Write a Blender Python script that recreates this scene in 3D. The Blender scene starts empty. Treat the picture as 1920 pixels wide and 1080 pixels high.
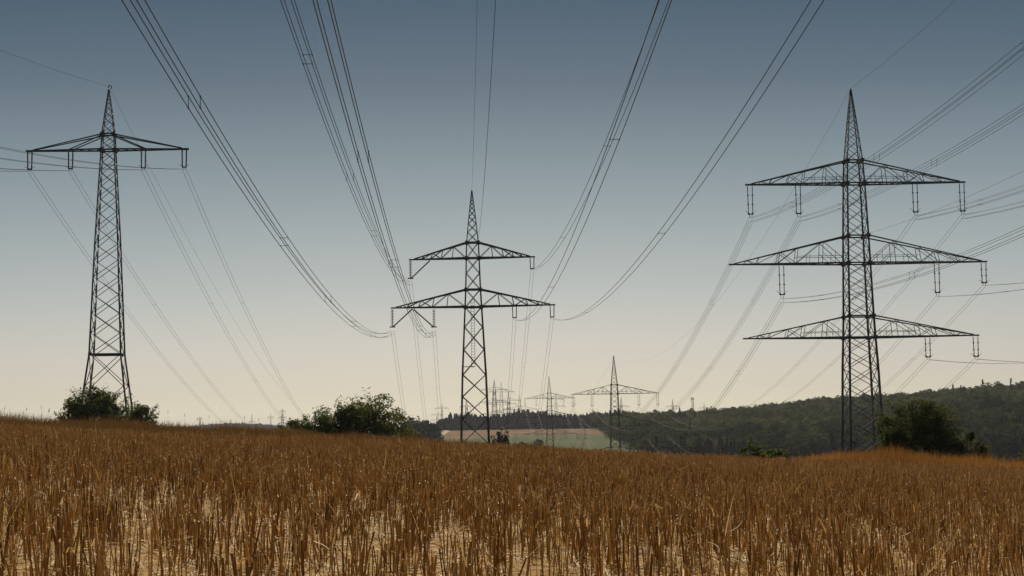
import bpy, math, random
import numpy as np
from mathutils import Vector, Matrix

# ------------------------------------------------------------------ scene, camera, sky, sun
sc = bpy.context.scene
C = sc.collection
EYE = 1.0                                   # eye height above the stubble
F = 3000.0 / 1920.0                         # focal length in picture widths
PITCH = math.atan(265 / 3000.0)
ROLL = math.radians(0.9)
cp, sp = math.cos(PITCH), math.sin(PITCH)
cr, sr = math.cos(ROLL), math.sin(ROLL)
FW = np.array([0, cp, sp]); R0 = np.array([1.0, 0, 0]); U0 = np.array([0, -sp, cp])
RT = R0 * cr - U0 * sr
UP = U0 * cr + R0 * sr
cd = bpy.data.cameras.new('camera')
cam = bpy.data.objects.new('camera', cd); C.objects.link(cam)
cam.matrix_world = Matrix(((RT[0], UP[0], -FW[0], 0), (RT[1], UP[1], -FW[1], 0), (RT[2], UP[2], -FW[2], EYE), (0, 0, 0, 1)))
cd.sensor_width = 36; cd.lens = 36 * F
cd.clip_start = 0.1; cd.clip_end = 60000
sc.camera = cam

SUN_EL = math.radians(43); SUN_AZ = math.radians(-2)      # almost straight ahead of the camera
W = bpy.data.worlds.new("World"); sc.world = W; W.use_nodes = True
nt = W.node_tree; nt.nodes.clear()
wo = nt.nodes.new('ShaderNodeOutputWorld'); bg = nt.nodes.new('ShaderNodeBackground')
sky = nt.nodes.new('ShaderNodeTexSky'); sky.sky_type = 'NISHITA'; sky.sun_disc = False
sky.sun_elevation = SUN_EL; sky.sun_rotation = SUN_AZ
sky.air_density = 1.0; sky.dust_density = 1.0; sky.ozone_density = 1.0
tc = nt.nodes.new('ShaderNodeTexCoord'); sx = nt.nodes.new('ShaderNodeSeparateXYZ')
mr = nt.nodes.new('ShaderNodeMapRange'); mr.inputs[1].default_value = 0.0; mr.inputs[2].default_value = 0.60
rampn = nt.nodes.new('ShaderNodeValToRGB')
SKY = [(0.0, (0.6506, 0.7286, 0.8371)), (0.0192, (0.6506, 0.7286, 0.8371)), (0.0384, (0.5807, 0.6236, 0.7257)), (0.0575, (0.5672, 0.5763, 0.6773)), (0.1087, (0.5334, 0.5229, 0.5618)), (0.1902, (0.4371, 0.4366, 0.4251)), (0.2757, (0.3062, 0.3293, 0.3199)), (0.3563, (0.1836, 0.2167, 0.2237)), (0.4339, (0.1142, 0.1528, 0.1757)), (0.5, (0.1062, 0.1421, 0.1634)), (0.75, (0.5, 0.5, 0.47)), (1.0, (0.7, 0.69, 0.64))]
#SKYRAMP
while len(rampn.color_ramp.elements) < len(SKY): rampn.color_ramp.elements.new(0.5)
for e, (p, c) in zip(rampn.color_ramp.elements, SKY): e.position = p
for e, (p, c) in zip(rampn.color_ramp.elements, SKY): e.color = (*c, 1)
mx = nt.nodes.new('ShaderNodeMix'); mx.data_type = 'RGBA'; mx.blend_type = 'MULTIPLY'; mx.inputs[0].default_value = 1.0
L = nt.links.new
L(tc.outputs['Generated'], sx.inputs[0]); L(sx.outputs['Z'], mr.inputs[0]); L(mr.outputs[0], rampn.inputs[0])
L(sky.outputs[0], mx.inputs[6]); L(rampn.outputs[0], mx.inputs[7]); L(mx.outputs[2], bg.inputs[0])
bg.inputs[1].default_value = 0.10
L(bg.outputs[0], wo.inputs[0])

sd = bpy.data.lights.new('sun', 'SUN'); sd.energy = 4.8; sd.angle = math.radians(0.5); sd.color = (1.0, 0.88, 0.70)
sun = bpy.data.objects.new('sun', sd); C.objects.link(sun)
SUND = Vector((math.sin(SUN_AZ) * math.cos(SUN_EL), math.cos(SUN_AZ) * math.cos(SUN_EL), math.sin(SUN_EL)))
sun.rotation_euler = (-SUND).to_track_quat('-Z', 'Y').to_euler()

sc.view_settings.view_transform = 'Standard'; sc.view_settings.look = 'None'
sc.view_settings.exposure = 0.0; sc.view_settings.gamma = 1.0
sc.render.engine = 'CYCLES'
sc.cycles.use_denoising = True
sc.cycles.max_bounces = 6; sc.cycles.diffuse_bounces = 3; sc.cycles.transmission_bounces = 4
sc.render.filter_size = 1.5

# ------------------------------------------------------------------ helpers
rng = np.random.default_rng(7)
def ray(px, py):
    return RT * (px - 960) / 3000.0 + UP * (540 - py) / 3000.0 + FW
def at(px, py, Y):                           # point on the sight line at depth Y (world)
    v = ray(px, py); return v * (Y / v[1]) + np.array([0, 0, EYE])

def tag(o, label=None, cat=None, group=None, kind=None):
    if label: o['label'] = label
    if cat: o['category'] = cat
    if group: o['group'] = group
    if kind: o['kind'] = kind
    return o
def empty(name, loc=(0, 0, 0), rz=0.0):
    o = bpy.data.objects.new(name, None); C.objects.link(o)
    o.location = loc; o.rotation_euler = (0, 0, rz); o.empty_display_size = 0.5
    return o
def mesh_obj(name, verts, faces, m, parent=None, smooth=False):
    """faces: list of int arrays (n,k), each of one polygon size"""
    me = bpy.data.meshes.new(name)
    verts = np.asarray(verts, np.float32)
    faces = [np.asarray(f, np.int32) for f in faces if len(f)]
    me.vertices.add(len(verts)); me.vertices.foreach_set('co', verts.ravel())
    loops = np.concatenate([f.ravel() for f in faces])
    sizes = np.concatenate([np.full(len(f), f.shape[1], np.int32) for f in faces])
    me.loops.add(len(loops)); me.loops.foreach_set('vertex_index', loops)
    me.polygons.add(len(sizes))
    st = np.concatenate([[0], np.cumsum(sizes)[:-1]]).astype(np.int32)
    me.polygons.foreach_set('loop_start', st)
    if smooth: me.polygons.foreach_set('use_smooth', np.ones(len(sizes), bool))
    me.update(calc_edges=True); me.validate()
    for mm in (m if isinstance(m, (list, tuple)) else [m]): me.materials.append(mm)
    o = bpy.data.objects.new(name, me); C.objects.link(o)
    if parent is not None: o.parent = parent
    return o

class Bars:
    """straight steel members, boxes and discs that become ONE mesh"""
    def __init__(s): s.v = []; s.q = []; s.n = 0
    def bar(s, a, b, w, w2=None, cap=True):
        a = np.asarray(a, float); b = np.asarray(b, float); d = b - a; l = np.linalg.norm(d)
        if l < 1e-6: return
        d = d / l; h = np.array([0, 0, 1.0]) if abs(d[2]) < .9 else np.array([1.0, 0, 0])
        x = np.cross(d, h); x /= np.linalg.norm(x); y = np.cross(d, x)
        w2 = w if w2 is None else w2
        for p, ww in ((a, w), (b, w2)):
            for i, j in ((-1, -1), (1, -1), (1, 1), (-1, 1)): s.v.append(p + x * i * ww / 2 + y * j * ww / 2)
        n = s.n
        for i in range(4): s.q.append((n + i, n + (i + 1) % 4, n + 4 + (i + 1) % 4, n + 4 + i))
        s.q.append((n + 3, n + 2, n + 1, n)); s.q.append((n + 4, n + 5, n + 6, n + 7)); s.n += 8
    def box(s, c, sx_, sy_, sz_):
        c = np.asarray(c, float); s.bar(c - [0, 0, sz_ / 2], c + [0, 0, sz_ / 2], 1)
        vs = s.v[-8:]
        for k in range(8):
            dx = np.sign(vs[k][0] - c[0]); dy = np.sign(vs[k][1] - c[1])
            s.v[len(s.v) - 8 + k] = np.array([c[0] + dx * sx_ / 2, c[1] + dy * sy_ / 2, vs[k][2]])
    def lathe(s, a, b, prof, k=8):           # prof: (t, radius)
        a = np.asarray(a, float); b = np.asarray(b, float); d = b - a; l = np.linalg.norm(d); d = d / l
        h = np.array([0, 0, 1.0]) if abs(d[2]) < .9 else np.array([1.0, 0, 0])
        x = np.cross(d, h); x /= np.linalg.norm(x); y = np.cross(d, x)
        n = s.n
        for t, r in prof:
            for i in range(k):
                an = 2 * math.pi * i / k
                s.v.append(a + (b - a) * t + x * math.cos(an) * r + y * math.sin(an) * r)
        for j in range(len(prof) - 1):
            for i in range(k):
                s.q.append((n + j * k + i, n + j * k + (i + 1) % k, n + (j + 1) * k + (i + 1) % k, n + (j + 1) * k + i))
        s.n += k * len(prof)
    def build(s, name, m, parent=None): return mesh_obj(name, s.v, [np.array(s.q)], m, parent)

def mat(name, rough=0.6, spec=0.3, metal=0.0):
    m = bpy.data.materials.new(name); m.use_nodes = True
    b = m.node_tree.nodes['Principled BSDF']
    b.inputs['Roughness'].default_value = rough; b.inputs['Metallic'].default_value = metal
    b.inputs['Specular IOR Level'].default_value = spec
    return m, m.node_tree, b
def ramp(t, stops):
    r = t.nodes.new('ShaderNodeValToRGB')
    while len(r.color_ramp.elements) < len(stops): r.color_ramp.elements.new(0.5)
    for e, (p, c) in zip(r.color_ramp.elements, stops): e.position = p
    for e, (p, c) in zip(r.color_ramp.elements, stops): e.color = (*c, 1)
    return r
def noise(t, scale, detail=3.0, rough=0.55, obj=True):
    g = t.nodes.new('ShaderNodeTexCoord'); n = t.nodes.new('ShaderNodeTexNoise')
    n.inputs['Scale'].default_value = scale; n.inputs['Detail'].default_value = detail; n.inputs['Roughness'].default_value = rough
    t.links.new(g.outputs['Object'], n.inputs['Vector']); return n

def noise_mat(name, stops, scale, rough=0.7, spec=0.2, metal=0.0):
    m, t, b = mat(name, rough, spec, metal)
    n = noise(t, scale); r = ramp(t, stops)
    t.links.new(n.outputs['Fac'], r.inputs[0]); t.links.new(r.outputs[0], b.inputs['Base Color'])
    return m
def leaf_mat(name, stops, trans=0.35, rough=0.6, spec=0.25, big=0.0, bigscale=0.1, tint=None):
    """thin plant tissue: colour differs from leaf to leaf, part of the light passes through"""
    m, t, b = mat(name, rough, spec)
    g = t.nodes.new('ShaderNodeNewGeometry'); r = ramp(t, stops)
    src = g.outputs['Random Per Island']
    if big > 0:
        n = noise(t, bigscale, 3); mm = t.nodes.new('ShaderNodeMix'); mm.data_type = 'FLOAT'
        st = t.nodes.new('ShaderNodeMapRange'); st.inputs[1].default_value = .3; st.inputs[2].default_value = .7
        t.links.new(n.outputs['Fac'], st.inputs[0])
        mm.inputs[0].default_value = big; t.links.new(src, mm.inputs[2]); t.links.new(st.outputs[0], mm.inputs[3]); src = mm.outputs[0]
    t.links.new(src, r.inputs[0]); t.links.new(r.outputs[0], b.inputs['Base Color'])
    tr = t.nodes.new('ShaderNodeBsdfTranslucent'); mix = t.nodes.new('ShaderNodeMixShader'); mix.inputs[0].default_value = trans
    if tint:
        tm = t.nodes.new('ShaderNodeMix'); tm.data_type = 'RGBA'; tm.blend_type = 'MULTIPLY'; tm.inputs[0].default_value = 1
        t.links.new(r.outputs[0], tm.inputs[6]); tm.inputs[7].default_value = (*tint, 1); t.links.new(tm.outputs[2], tr.inputs[0])
    else: t.links.new(r.outputs[0], tr.inputs[0])
    out = t.nodes['Material Output']
    t.links.new(b.outputs[0], mix.inputs[1]); t.links.new(tr.outputs[0], mix.inputs[2]); t.links.new(mix.outputs[0], out.inputs[0])
    return m

M_STEEL = noise_mat('painted_steel', [(.3, (.05, .047, .052)), (.7, (.085, .08, .084))], 1.5, .62, .35)
M_GALV = noise_mat('weathered_steel', [(.3, (.05, .047, .045)), (.7, (.09, .085, .08))], 1.5, .45, .45)
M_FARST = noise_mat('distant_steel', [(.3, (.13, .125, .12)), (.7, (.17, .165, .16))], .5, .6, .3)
M_WIRE = noise_mat('aluminium_cable', [(.3, (.045, .042, .042)), (.7, (.062, .058, .056))], 2.0, .55, .35)
M_SHADEWIRE = noise_mat('shade_toned_cable', [(.3, (.022, .021, .022)), (.7, (.032, .03, .03))], 2.0, .8, .08)  # cable copy with shade put into its colour, for the left edge spans
M_INS = noise_mat('brown_porcelain', [(.3, (.045, .03, .028)), (.7, (.07, .05, .045))], 3.0, .3, .5)
M_FIT = noise_mat('dark_fittings', [(.3, (.035, .033, .035)), (.7, (.05, .048, .05))], 3.0, .5, .4)
M_BARK = noise_mat('bark', [(.3, (.05, .038, .028)), (.7, (.09, .07, .05))], 6.0, .9, .1)

# ------------------------------------------------------------------ terrain
COLS = np.array([-500., 0, 400, 900, 1300, 1600, 1920, 2400])
ROWS = [  # depth, heights relative to the eye at each column bearing
    (58,   (1.15, .15, -.30, -.85, -1.30, -1.62, -1.95, -2.4)),
    (66,   (1.1, .10, -.40, -1.05, -1.60, -2.0, -2.35, -2.9)),
    (90,   (.8, -.1, -.9, -1.9, -2.6, -3.0, -3.4, -3.8)),
    (155,  (.7, .35, -.9, -2.4, -4.0, -4.9, -5.4, -5.6)),
    (200,  (.2, .1, -1.6, -2.8, -5.0, -5.9, -6.5, -6.5)),
    (300,  (-8, -9, -11, -11, -12, -12.5, -12.5, -12)),
    (473,  (-24, -27, -31, -31, -26, -26, -24, -20)),
    (560,  (-24, -27, -31, -33, -26.5, -26, -21, -16)),
    (800,  (-14, -15, -16, -13, -15, -11, -3, 3)),
    (1000, (-8, -8, -8, -8, -8, -1, 7, 12)),
    (1200, (-4, -4, -4, -3.2, -2, 8, 14.5, 18)),
    (1350, (-2, -2, -2, 0, -.5, 9, 15, 18)),
    (1700, (-3, -3, -3, -6, -4, 5, 9, 10)),
    (2500, (-6, -6, -6, -8, -8, -4, -2, 0)),
    (3300, (0, 0, 5, -10, -9, -8, -6, -4)),
    (3800, (0, 0, 8, -10, -10, -10, -8, -6)),
    (6000, (-12, -12, -12, -14, -14, -14, -14, -14)),
    (40000, (-30,) * 8)]
RY = np.array([r[0] for r in ROWS], float); RZ = np.array([r[1] for r in ROWS], float)
LY = np.log(RY)
def hermite(x, xs, ys):                        # monotone-ish cubic along the first axis of ys
    xs = np.asarray(xs); n = len(xs)
    d = (ys[1:] - ys[:-1]) / (xs[1:] - xs[:-1])[:, None]
    m = np.zeros_like(ys); m[1:-1] = np.where(d[1:] * d[:-1] > 0, 2 * d[1:] * d[:-1] / (d[1:] + d[:-1] + 1e-12), 0)
    m[0] = d[0]; m[-1] = d[-1]
    x = np.clip(x, xs[0], xs[-1]); i = np.clip(np.searchsorted(xs, x) - 1, 0, n - 2)
    h = (xs[i + 1] - xs[i]); t = (x - xs[i]) / h; t = t[:, None]; h = h[:, None]
    return (2*t**3-3*t**2+1)*ys[i] + (t**3-2*t**2+t)*h*m[i] + (-2*t**3+3*t**2)*ys[i+1] + (t**3-t**2)*h*m[i+1]
def ground(x, y):
    """world height of the land"""
    x = np.atleast_1d(np.asarray(x, float)); y = np.atleast_1d(np.asarray(y, float))
    r = np.hypot(x, y); th = np.arctan2(x, y)
    lim = math.radians(26)
    th2 = np.where(np.abs(th) <= lim, th, np.sign(th) * lim * np.clip((math.pi - np.abs(th)) / (math.pi - lim), 0, 1))
    col = 960 + 3000 * np.tan(th2)
    depth = r * np.where(np.abs(th) <= lim, np.cos(th), np.cos(lim))
    rows = hermite(np.log(np.maximum(depth, 1.0)), LY, RZ)
    c = np.clip(col, COLS[0], COLS[-1]); j = np.clip(np.searchsorted(COLS, c) - 1, 0, len(COLS) - 2)
    t = (c - COLS[j]) / (COLS[j + 1] - COLS[j]); t = t * t * (3 - 2 * t) * .5 + t * .5
    k = np.arange(len(x)); far = rows[k, j] * (1 - t) + rows[k, j + 1] * t
    near = -1.0 + .0027 * np.clip(y, -60, 60) - .060 * np.clip(x, -45, 45)
    w = np.clip((r - 50) / 14, 0, 1); w = w * w * (3 - 2 * w)
    und = .025 * np.sin(x * .9 + 1.3) * np.sin(y * .55 + .4) + .04 * np.sin(x * .31 + y * .17)
    return near * (1 - w) + far * w + und + EYE
def gz(x, y): return float(ground([x], [y])[0])

def land_colour(x, y, z):
    px = 960 + 3000 * x / np.maximum(y, 1); n = len(x)
    col = np.tile(np.array([.07, .085, .03]), (n, 1))                    # meadow
    r = np.hypot(x, y)
    wob = 30 * np.sin(px * .02) + 12 * np.sin(px * .071)
    col[(y > 780) & (y < 1120 + wob * .6) & (px > 800)] = (.092, .112, .046)        # green crop
    col[(y > 1120 + wob * .6) & (y < 1328) & (px > 800)] = (.20, .125, .068)       # ploughed strip
    col[(y > 700) & (y <= 840 - wob * .5) & (px > 800) & (px < 905)] = (.22, .15, .09)
    col[(y > 1328)] = (.03, .035, .02)
    rows_ = 1 + .10 * np.sin(px * .21) * np.sin(px * .047 + y * .004) + .07 * np.sin(y * .055 + px * .01)
    col *= np.where(r > 70, rows_, 1)[:, None]
    f = (r < 70); col[f] = (.50, .33, .135)                                 # stubble field soil
    return col

ang = np.concatenate([np.linspace(-180, -24, 40)[:-1], np.linspace(-24, 24, 481), np.linspace(24, 180, 40)[1:-1]])
ang = np.radians(ang)
rad = np.unique(np.concatenate([np.linspace(.4, 12, 20), np.linspace(12, 80, 60), np.geomspace(80, 700, 60), np.linspace(700, 1450, 76), np.geomspace(1450, 30000, 40)]))
A_, R_ = np.meshgrid(ang, rad)
X_ = (R_ * np.sin(A_)).ravel(); Y_ = (R_ * np.cos(A_)).ravel()
Z_ = ground(X_, Y_)
nA = len(ang); nR = len(rad)
i, j = np.meshgrid(np.arange(nR - 1), np.arange(nA), indexing='ij')
a0 = (i * nA + j).ravel(); a1 = (i * nA + (j + 1) % nA).ravel(); b0 = a0 + nA; b1 = a1 + nA
quads = np.stack([a0, a1, b1, b0], 1)
ctr = len(X_)
verts = np.concatenate([np.stack([X_, Y_, Z_], 1), [[0, 0, gz(0, 0.001)]]])
fan = np.stack([np.full(nA, ctr), (np.arange(nA) + 1) % nA, np.arange(nA)], 1)

mg, t, b = mat('land', .95, .05)
att = t.nodes.new('ShaderNodeAttribute'); att.attribute_name = 'landuse'
n1 = noise(t, 5.0, 9, .72); r1 = ramp(t, [(.34, (.30, .27, .24)), (.46, (.75, .72, .68)), (.55, (1, 1, 1)), (.75, (1.1, 1.08, 1.05))])
n2 = noise(t, .02, 4); r2 = ramp(t, [(.3, (.75, .75, .72)), (.7, (1, 1, 1))])
m1 = t.nodes.new('ShaderNodeMix'); m1.data_type = 'RGBA'; m1.blend_type = 'MULTIPLY'; m1.inputs[0].default_value = .8
m2 = t.nodes.new('ShaderNodeMix'); m2.data_type = 'RGBA'; m2.blend_type = 'MULTIPLY'; m2.inputs[0].default_value = .9
t.links.new(n1.outputs['Fac'], r1.inputs[0]); t.links.new(n2.outputs['Fac'], r2.inputs[0])
t.links.new(att.outputs['Color'], m1.inputs[6]); t.links.new(r1.outputs[0], m1.inputs[7])
t.links.new(m1.outputs[2], m2.inputs[6]); t.links.new(r2.outputs[0], m2.inputs[7]); t.links.new(m2.outputs[2], b.inputs['Base Color'])
bp = t.nodes.new('ShaderNodeBump'); bp.inputs['Strength'].default_value = 1.0; bp.inputs['Distance'].default_value = .05
n3 = noise(t, 28.0, 4); t.links.new(n3.outputs['Fac'], bp.inputs['Height']); t.links.new(bp.outputs[0], b.inputs['Normal'])
g_o = mesh_obj('ground', verts, [quads, fan], mg, smooth=True)
ca = g_o.data.color_attributes.new('landuse', 'FLOAT_COLOR', 'POINT')
lc = np.concatenate([land_colour(X_, Y_, Z_), [[.50, .33, .135]]]); lc = np.concatenate([lc, np.ones((len(lc), 1))], 1)
ca.data.foreach_set('color', lc.astype(np.float32).ravel())
tag(g_o, 'rolling farmland under the stubble field, dropping to a valley and rising again', kind='structure')

# pale farm track curving up the far slope
ty = np.linspace(760, 1320, 40); tpx = np.interp(ty, [760, 900, 1050, 1180, 1320], [813, 810, 813, 822, 836])
tx = (tpx - 960) / 3000 * ty; tv = []; 
for x, y in zip(tx, ty):
    for s in (-2.6, -1.3, 0, 1.3, 2.6): tv.append((x + s, y, gz(x + s, y) + .18))
tq = [(k * 5 + c, k * 5 + c + 1, k * 5 + c + 6, k * 5 + c + 5) for k in range(39) for c in range(4)]
M_TRACK = noise_mat('pale_gravel', [(.3, (.30, .25, .18)), (.7, (.42, .36, .27))], .5, .95, .05)
tag(mesh_obj('path', tv, [np.array(tq)], M_TRACK, smooth=True), 'pale farm track curving up the far field', kind='structure')

# ------------------------------------------------------------------ stubble, straw and dry grass (nobody could count them)
def prisms(base, top, bend, r0, r1, k=3, rings=3):
    """many stalks at once: base/top (n,3), bend (n,3) at mid height"""
    n = len(base); ts = np.linspace(0, 1, rings); V = np.zeros((n, rings, k, 3)); ph = rng.uniform(0, 6.28, n)
    for i, t in enumerate(ts):
        c = base * (1 - t) + top * t + bend * (4 * t * (1 - t)); r = r0 * (1 - t) + r1 * t
        for j in range(k):
            an = ph + 2 * math.pi * j / k
            V[:, i, j, 0] = c[:, 0] + np.cos(an) * r; V[:, i, j, 1] = c[:, 1] + np.sin(an) * r; V[:, i, j, 2] = c[:, 2]
    idx = (np.arange(n) * rings * k)[:, None]
    q = []
    for i in range(rings - 1):
        for j in range(k):
            q.append(np.concatenate([idx + i * k + j, idx + i * k + (j + 1) % k, idx + (i + 1) * k + (j + 1) % k, idx + (i + 1) * k + j], 1))
    cap = np.concatenate([idx + (rings - 1) * k + j for j in range(k)], 1)
    return V.reshape(-1, 3), np.concatenate(q), cap
def blades(base, top, bend, side, w, rings=4):
    """flat tapering blades"""
    n = len(base); ts = np.linspace(0, 1, rings); V = np.zeros((n, rings, 2, 3))
    for i, t in enumerate(ts):
        c = base * (1 - t) + top * t + bend * (4 * t * (1 - t)); ww = (w * (1 - .75 * t ** 2))[:, None] * .5
        V[:, i, 0] = c - side * ww; V[:, i, 1] = c + side * ww
    idx = (np.arange(n) * rings * 2)[:, None]
    q = [np.concatenate([idx + i * 2, idx + i * 2 + 1, idx + i * 2 + 3, idx + i * 2 + 2], 1) for i in range(rings - 1)]
    return V.reshape(-1, 3), np.concatenate(q)
def unit(a): return np.stack([np.cos(a), np.sin(a), 0 * a], 1)
def scatter(n, y0, y1, half=.36, extra=6.5, clump=None):
    y = np.sqrt(rng.uniform((y0 + 18) ** 2, (y1 + 18) ** 2, n)) - 18
    x = rng.uniform(-1, 1, n) * (half * y + extra); return x, y

M_STALK = leaf_mat('dry_stubble', [(0, (.20, .125, .045)), (.12, (.28, .145, .040)), (.4, (.41, .245, .072)), (.62, (.44, .30, .11)), (.8, (.50, .32, .095)), (.94, (.58, .40, .15)), (1, (.68, .53, .28))], .48, .7, .15, tint=(1.0, .88, .60))
M_STRAW = leaf_mat('loose_straw', [(0, (.20, .115, .035)), (.4, (.50, .325, .11)), (1, (.70, .50, .20))], .25, .6, .2)
M_TIP = leaf_mat('pale_cut_ends', [(0, (.45, .32, .15)), (1, (.75, .62, .38))], .4, .5, .2)
M_GRASS = leaf_mat('tall_dry_grass', [(0, (.13, .070, .024)), (.5, (.25, .142, .048)), (.85, (.35, .205, .070)), (1, (.22, .18, .055))], .42, .6, .25, .45, .25, tint=(1, .8, .55))
M_DARKG = leaf_mat('weedy_dry_grass', [(0, (.09, .046, .014)), (.5, (.155, .082, .024)), (.8, (.13, .082, .024)), (1, (.10, .11, .026))], .34, .6, .2, .55, .3)

# stubble: plants of two to six cut stalks
n_pl = 55000
px_, py_ = scatter(n_pl, 5.5, 58)
patch = np.sin(px_ * .8 + .5) * np.sin(py_ * .6 + px_ * .3) + .5 * np.sin(px_ * 2.3 + py_ * 1.7)
keep = (rng.uniform(-1.9, 1.2, n_pl) < patch * np.interp(py_, [8, 20], [1, .35]) + np.interp(py_, [8, 14, 22], [.35, .75, 1.3])) & (rng.uniform(size=n_pl) < np.interp(py_, [6, 13, 22], [.62, .82, 1]))
px_, py_ = px_[keep], py_[keep]
cnt = rng.integers(2, 6, len(px_))
own = np.repeat(np.arange(len(px_)), cnt); n = len(own)
dirp = rng.uniform(0, 6.283, n); spread = rng.uniform(0, .05, n)
base = np.stack([px_[own] + np.cos(dirp) * spread, py_[own] + np.sin(dirp) * spread, np.zeros(n)], 1)
base[:, 2] = ground(base[:, 0], base[:, 1]) - .01
ph_ = rng.normal(.315, .045, len(px_)); hgt = np.clip(ph_[own] * rng.uniform(.68, 1.12, n), .10, .50)
lean = unit(dirp) * (rng.gamma(1.3, .070, n))[:, None] * hgt[:, None] + rng.normal(0, .05, (n, 3)) * hgt[:, None] * [1, 1, 0]
broken = rng.uniform(0, 1, n) < .06
lean[broken] *= 6
top = base + lean; top[:, 2] = base[:, 2] + hgt * np.where(broken, .8, 1)
rr = np.clip(rng.lognormal(math.log(.0034), .50, n), .0015, .010)
bend = rng.normal(0, .006, (n, 3)) * [1, 1, 0]
V, Q, CP = prisms(base, top, bend, rr, rr * rng.uniform(.75, 1.05, n), 4, 3)
ft = np.where(rng.uniform(size=n) < .45)[0]; tb = top[ft]; tn = len(ft)
tl = rng.uniform(.008, .024, tn)[:, None]; an = rng.uniform(0, 6.283, tn)
V3, Q3 = blades(tb, tb + unit(an) * tl * rng.uniform(.2, 1.2, (tn, 1)) + np.array([0, 0, 1]) * tl * rng.uniform(-.2, .8, (tn, 1)), np.zeros((tn, 3)), unit(an + 1.57), rng.uniform(.005, .011, tn), 2)
o = mesh_obj('stubble', np.concatenate([V, V3]), [Q, CP, Q3 + len(V)], [M_STALK, M_TIP])
mi = np.zeros(len(Q) + len(CP) + len(Q3), np.int32); mi[len(Q):] = 1; o.data.polygons.foreach_set('material_index', mi)
tag(o, 'cut brown crop stubble standing all over the foreground field', kind='stuff')
# withered leaves and sheaths hanging on the stalks
n = 30000
pick = rng.integers(0, len(base), n); tt = rng.uniform(.2, .95, n)[:, None]
b0 = base[pick] * (1 - tt) + top[pick] * tt; an = rng.uniform(0, 6.283, n); ln = rng.uniform(.06, .20, n)[:, None]
tp = b0 + unit(an) * ln * .7 + np.array([0, 0, 1]) * ln * rng.uniform(-.9, .7, (n, 1))
V, Q = blades(b0, tp, np.array([0, 0, 1]) * ln * .2, unit(an + 1.57), rng.uniform(.003, .010, n))
tag(mesh_obj('withered_leaves', V, [Q], M_STALK), 'withered leaves curling off the stubble stalks', kind='stuff')
# straw lying on the soil
n = 165000
sx_, sy_ = scatter(n, 6.5, 30); an = rng.uniform(0, 6.283, n); ln = rng.uniform(.04, .26, n)[:, None]
b0 = np.stack([sx_, sy_, ground(sx_, sy_) + rng.uniform(.003, .012, n) + .05 * np.clip(np.sin(sx_ * 3.1) * np.sin(sy_ * 2.3 + sx_), 0, 1) * rng.uniform(0, 1, n)], 1)
tp = b0 + unit(an) * ln; tp[:, 2] = ground(tp[:, 0], tp[:, 1]) + rng.gamma(1.2, .017, n)
V, Q = blades(b0, tp, np.array([0, 0, 1]) * ln * .06, unit(an + 1.57) + rng.normal(0, .4, (n, 1)) * [0, 0, 1], rng.uniform(.003, .011, n))
tag(mesh_obj('loose_straw', V, [Q], M_STRAW), 'pale loose straw littering the soil between the stubble', kind='stuff')
# bleached broken straws caught upright in the stubble
n = 4200
sx_, sy_ = scatter(n, 7, 50); an = rng.uniform(0, 6.283, n); ln = rng.uniform(.08, .26, n)[:, None]
b0 = np.stack([sx_, sy_, ground(sx_, sy_) + rng.uniform(.08, .30, n)], 1)
tp = b0 + unit(an) * ln + np.array([0, 0, 1]) * ln * rng.normal(.2, .7, (n, 1))
V, Q = blades(b0, tp, rng.normal(0, .05, (n, 3)) * ln, unit(an + 1.57), rng.uniform(.004, .009, n))
tag(mesh_obj('bleached_straw', V, [Q], M_STRAW), 'bleached broken straws caught upright among the stubble', kind='stuff')

# unmown grass along the crest
def grass_strip(n, x0, x1, y0, y1, hfun, m, name, label, w=(.006, .016)):
    x = rng.uniform(x0, x1, n); y = rng.uniform(y0, y1, n) + .35 * np.sin(x * .7) + .03 * np.abs(x)
    h = hfun(x, y) * np.clip(rng.normal(1, .2, n), .4, 1.7); ok = h > .06
    x, y, h = x[ok], y[ok], h[ok]; n = len(x)
    b0 = np.stack([x, y, ground(x, y) - .02], 1); an = rng.uniform(0, 6.283, n)
    tp = b0 + unit(an) * (rng.gamma(1.5, .09, n) * h)[:, None] + np.stack([.05 * h, 0 * h, h], 1)
    V, Q = blades(b0, tp, rng.normal(0, .03, (n, 3)) * [1, 1, 0], unit(rng.uniform(-.6, .6, n)), rng.uniform(*w, n), 3)
    return tag(mesh_obj(name, V, [Q], m), label, kind='stuff')
def h_left(x, y):
    f = np.interp(x, [-40, -20, -12, -6, 0, 3, 5], [.62, .58, .50, .39, .32, .24, .12])
    return f * (1 + .18 * np.sin(x * 2.1) * np.sin(x * .83 + 1))
def h_right(x, y):
    f = np.interp(x, [2, 5, 6.5, 10.6, 11.5, 13.0, 16, 18, 40], [.10, .26, .22, .22, .52, .58, .52, .50, .5])
    return f * (1 + .2 * np.sin(x * 3.1) * np.sin(x * 1.13 + 2))
grass_strip(75000, -38, 5, 54, 62, h_left, M_DARKG, 'weedy_grass', 'dull brown weedy grass along the crest on the left')
grass_strip(46000, 2, 38, 56, 62, h_right, M_GRASS, 'tall_grass', 'orange brown tall grass along the crest on the right')
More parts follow.
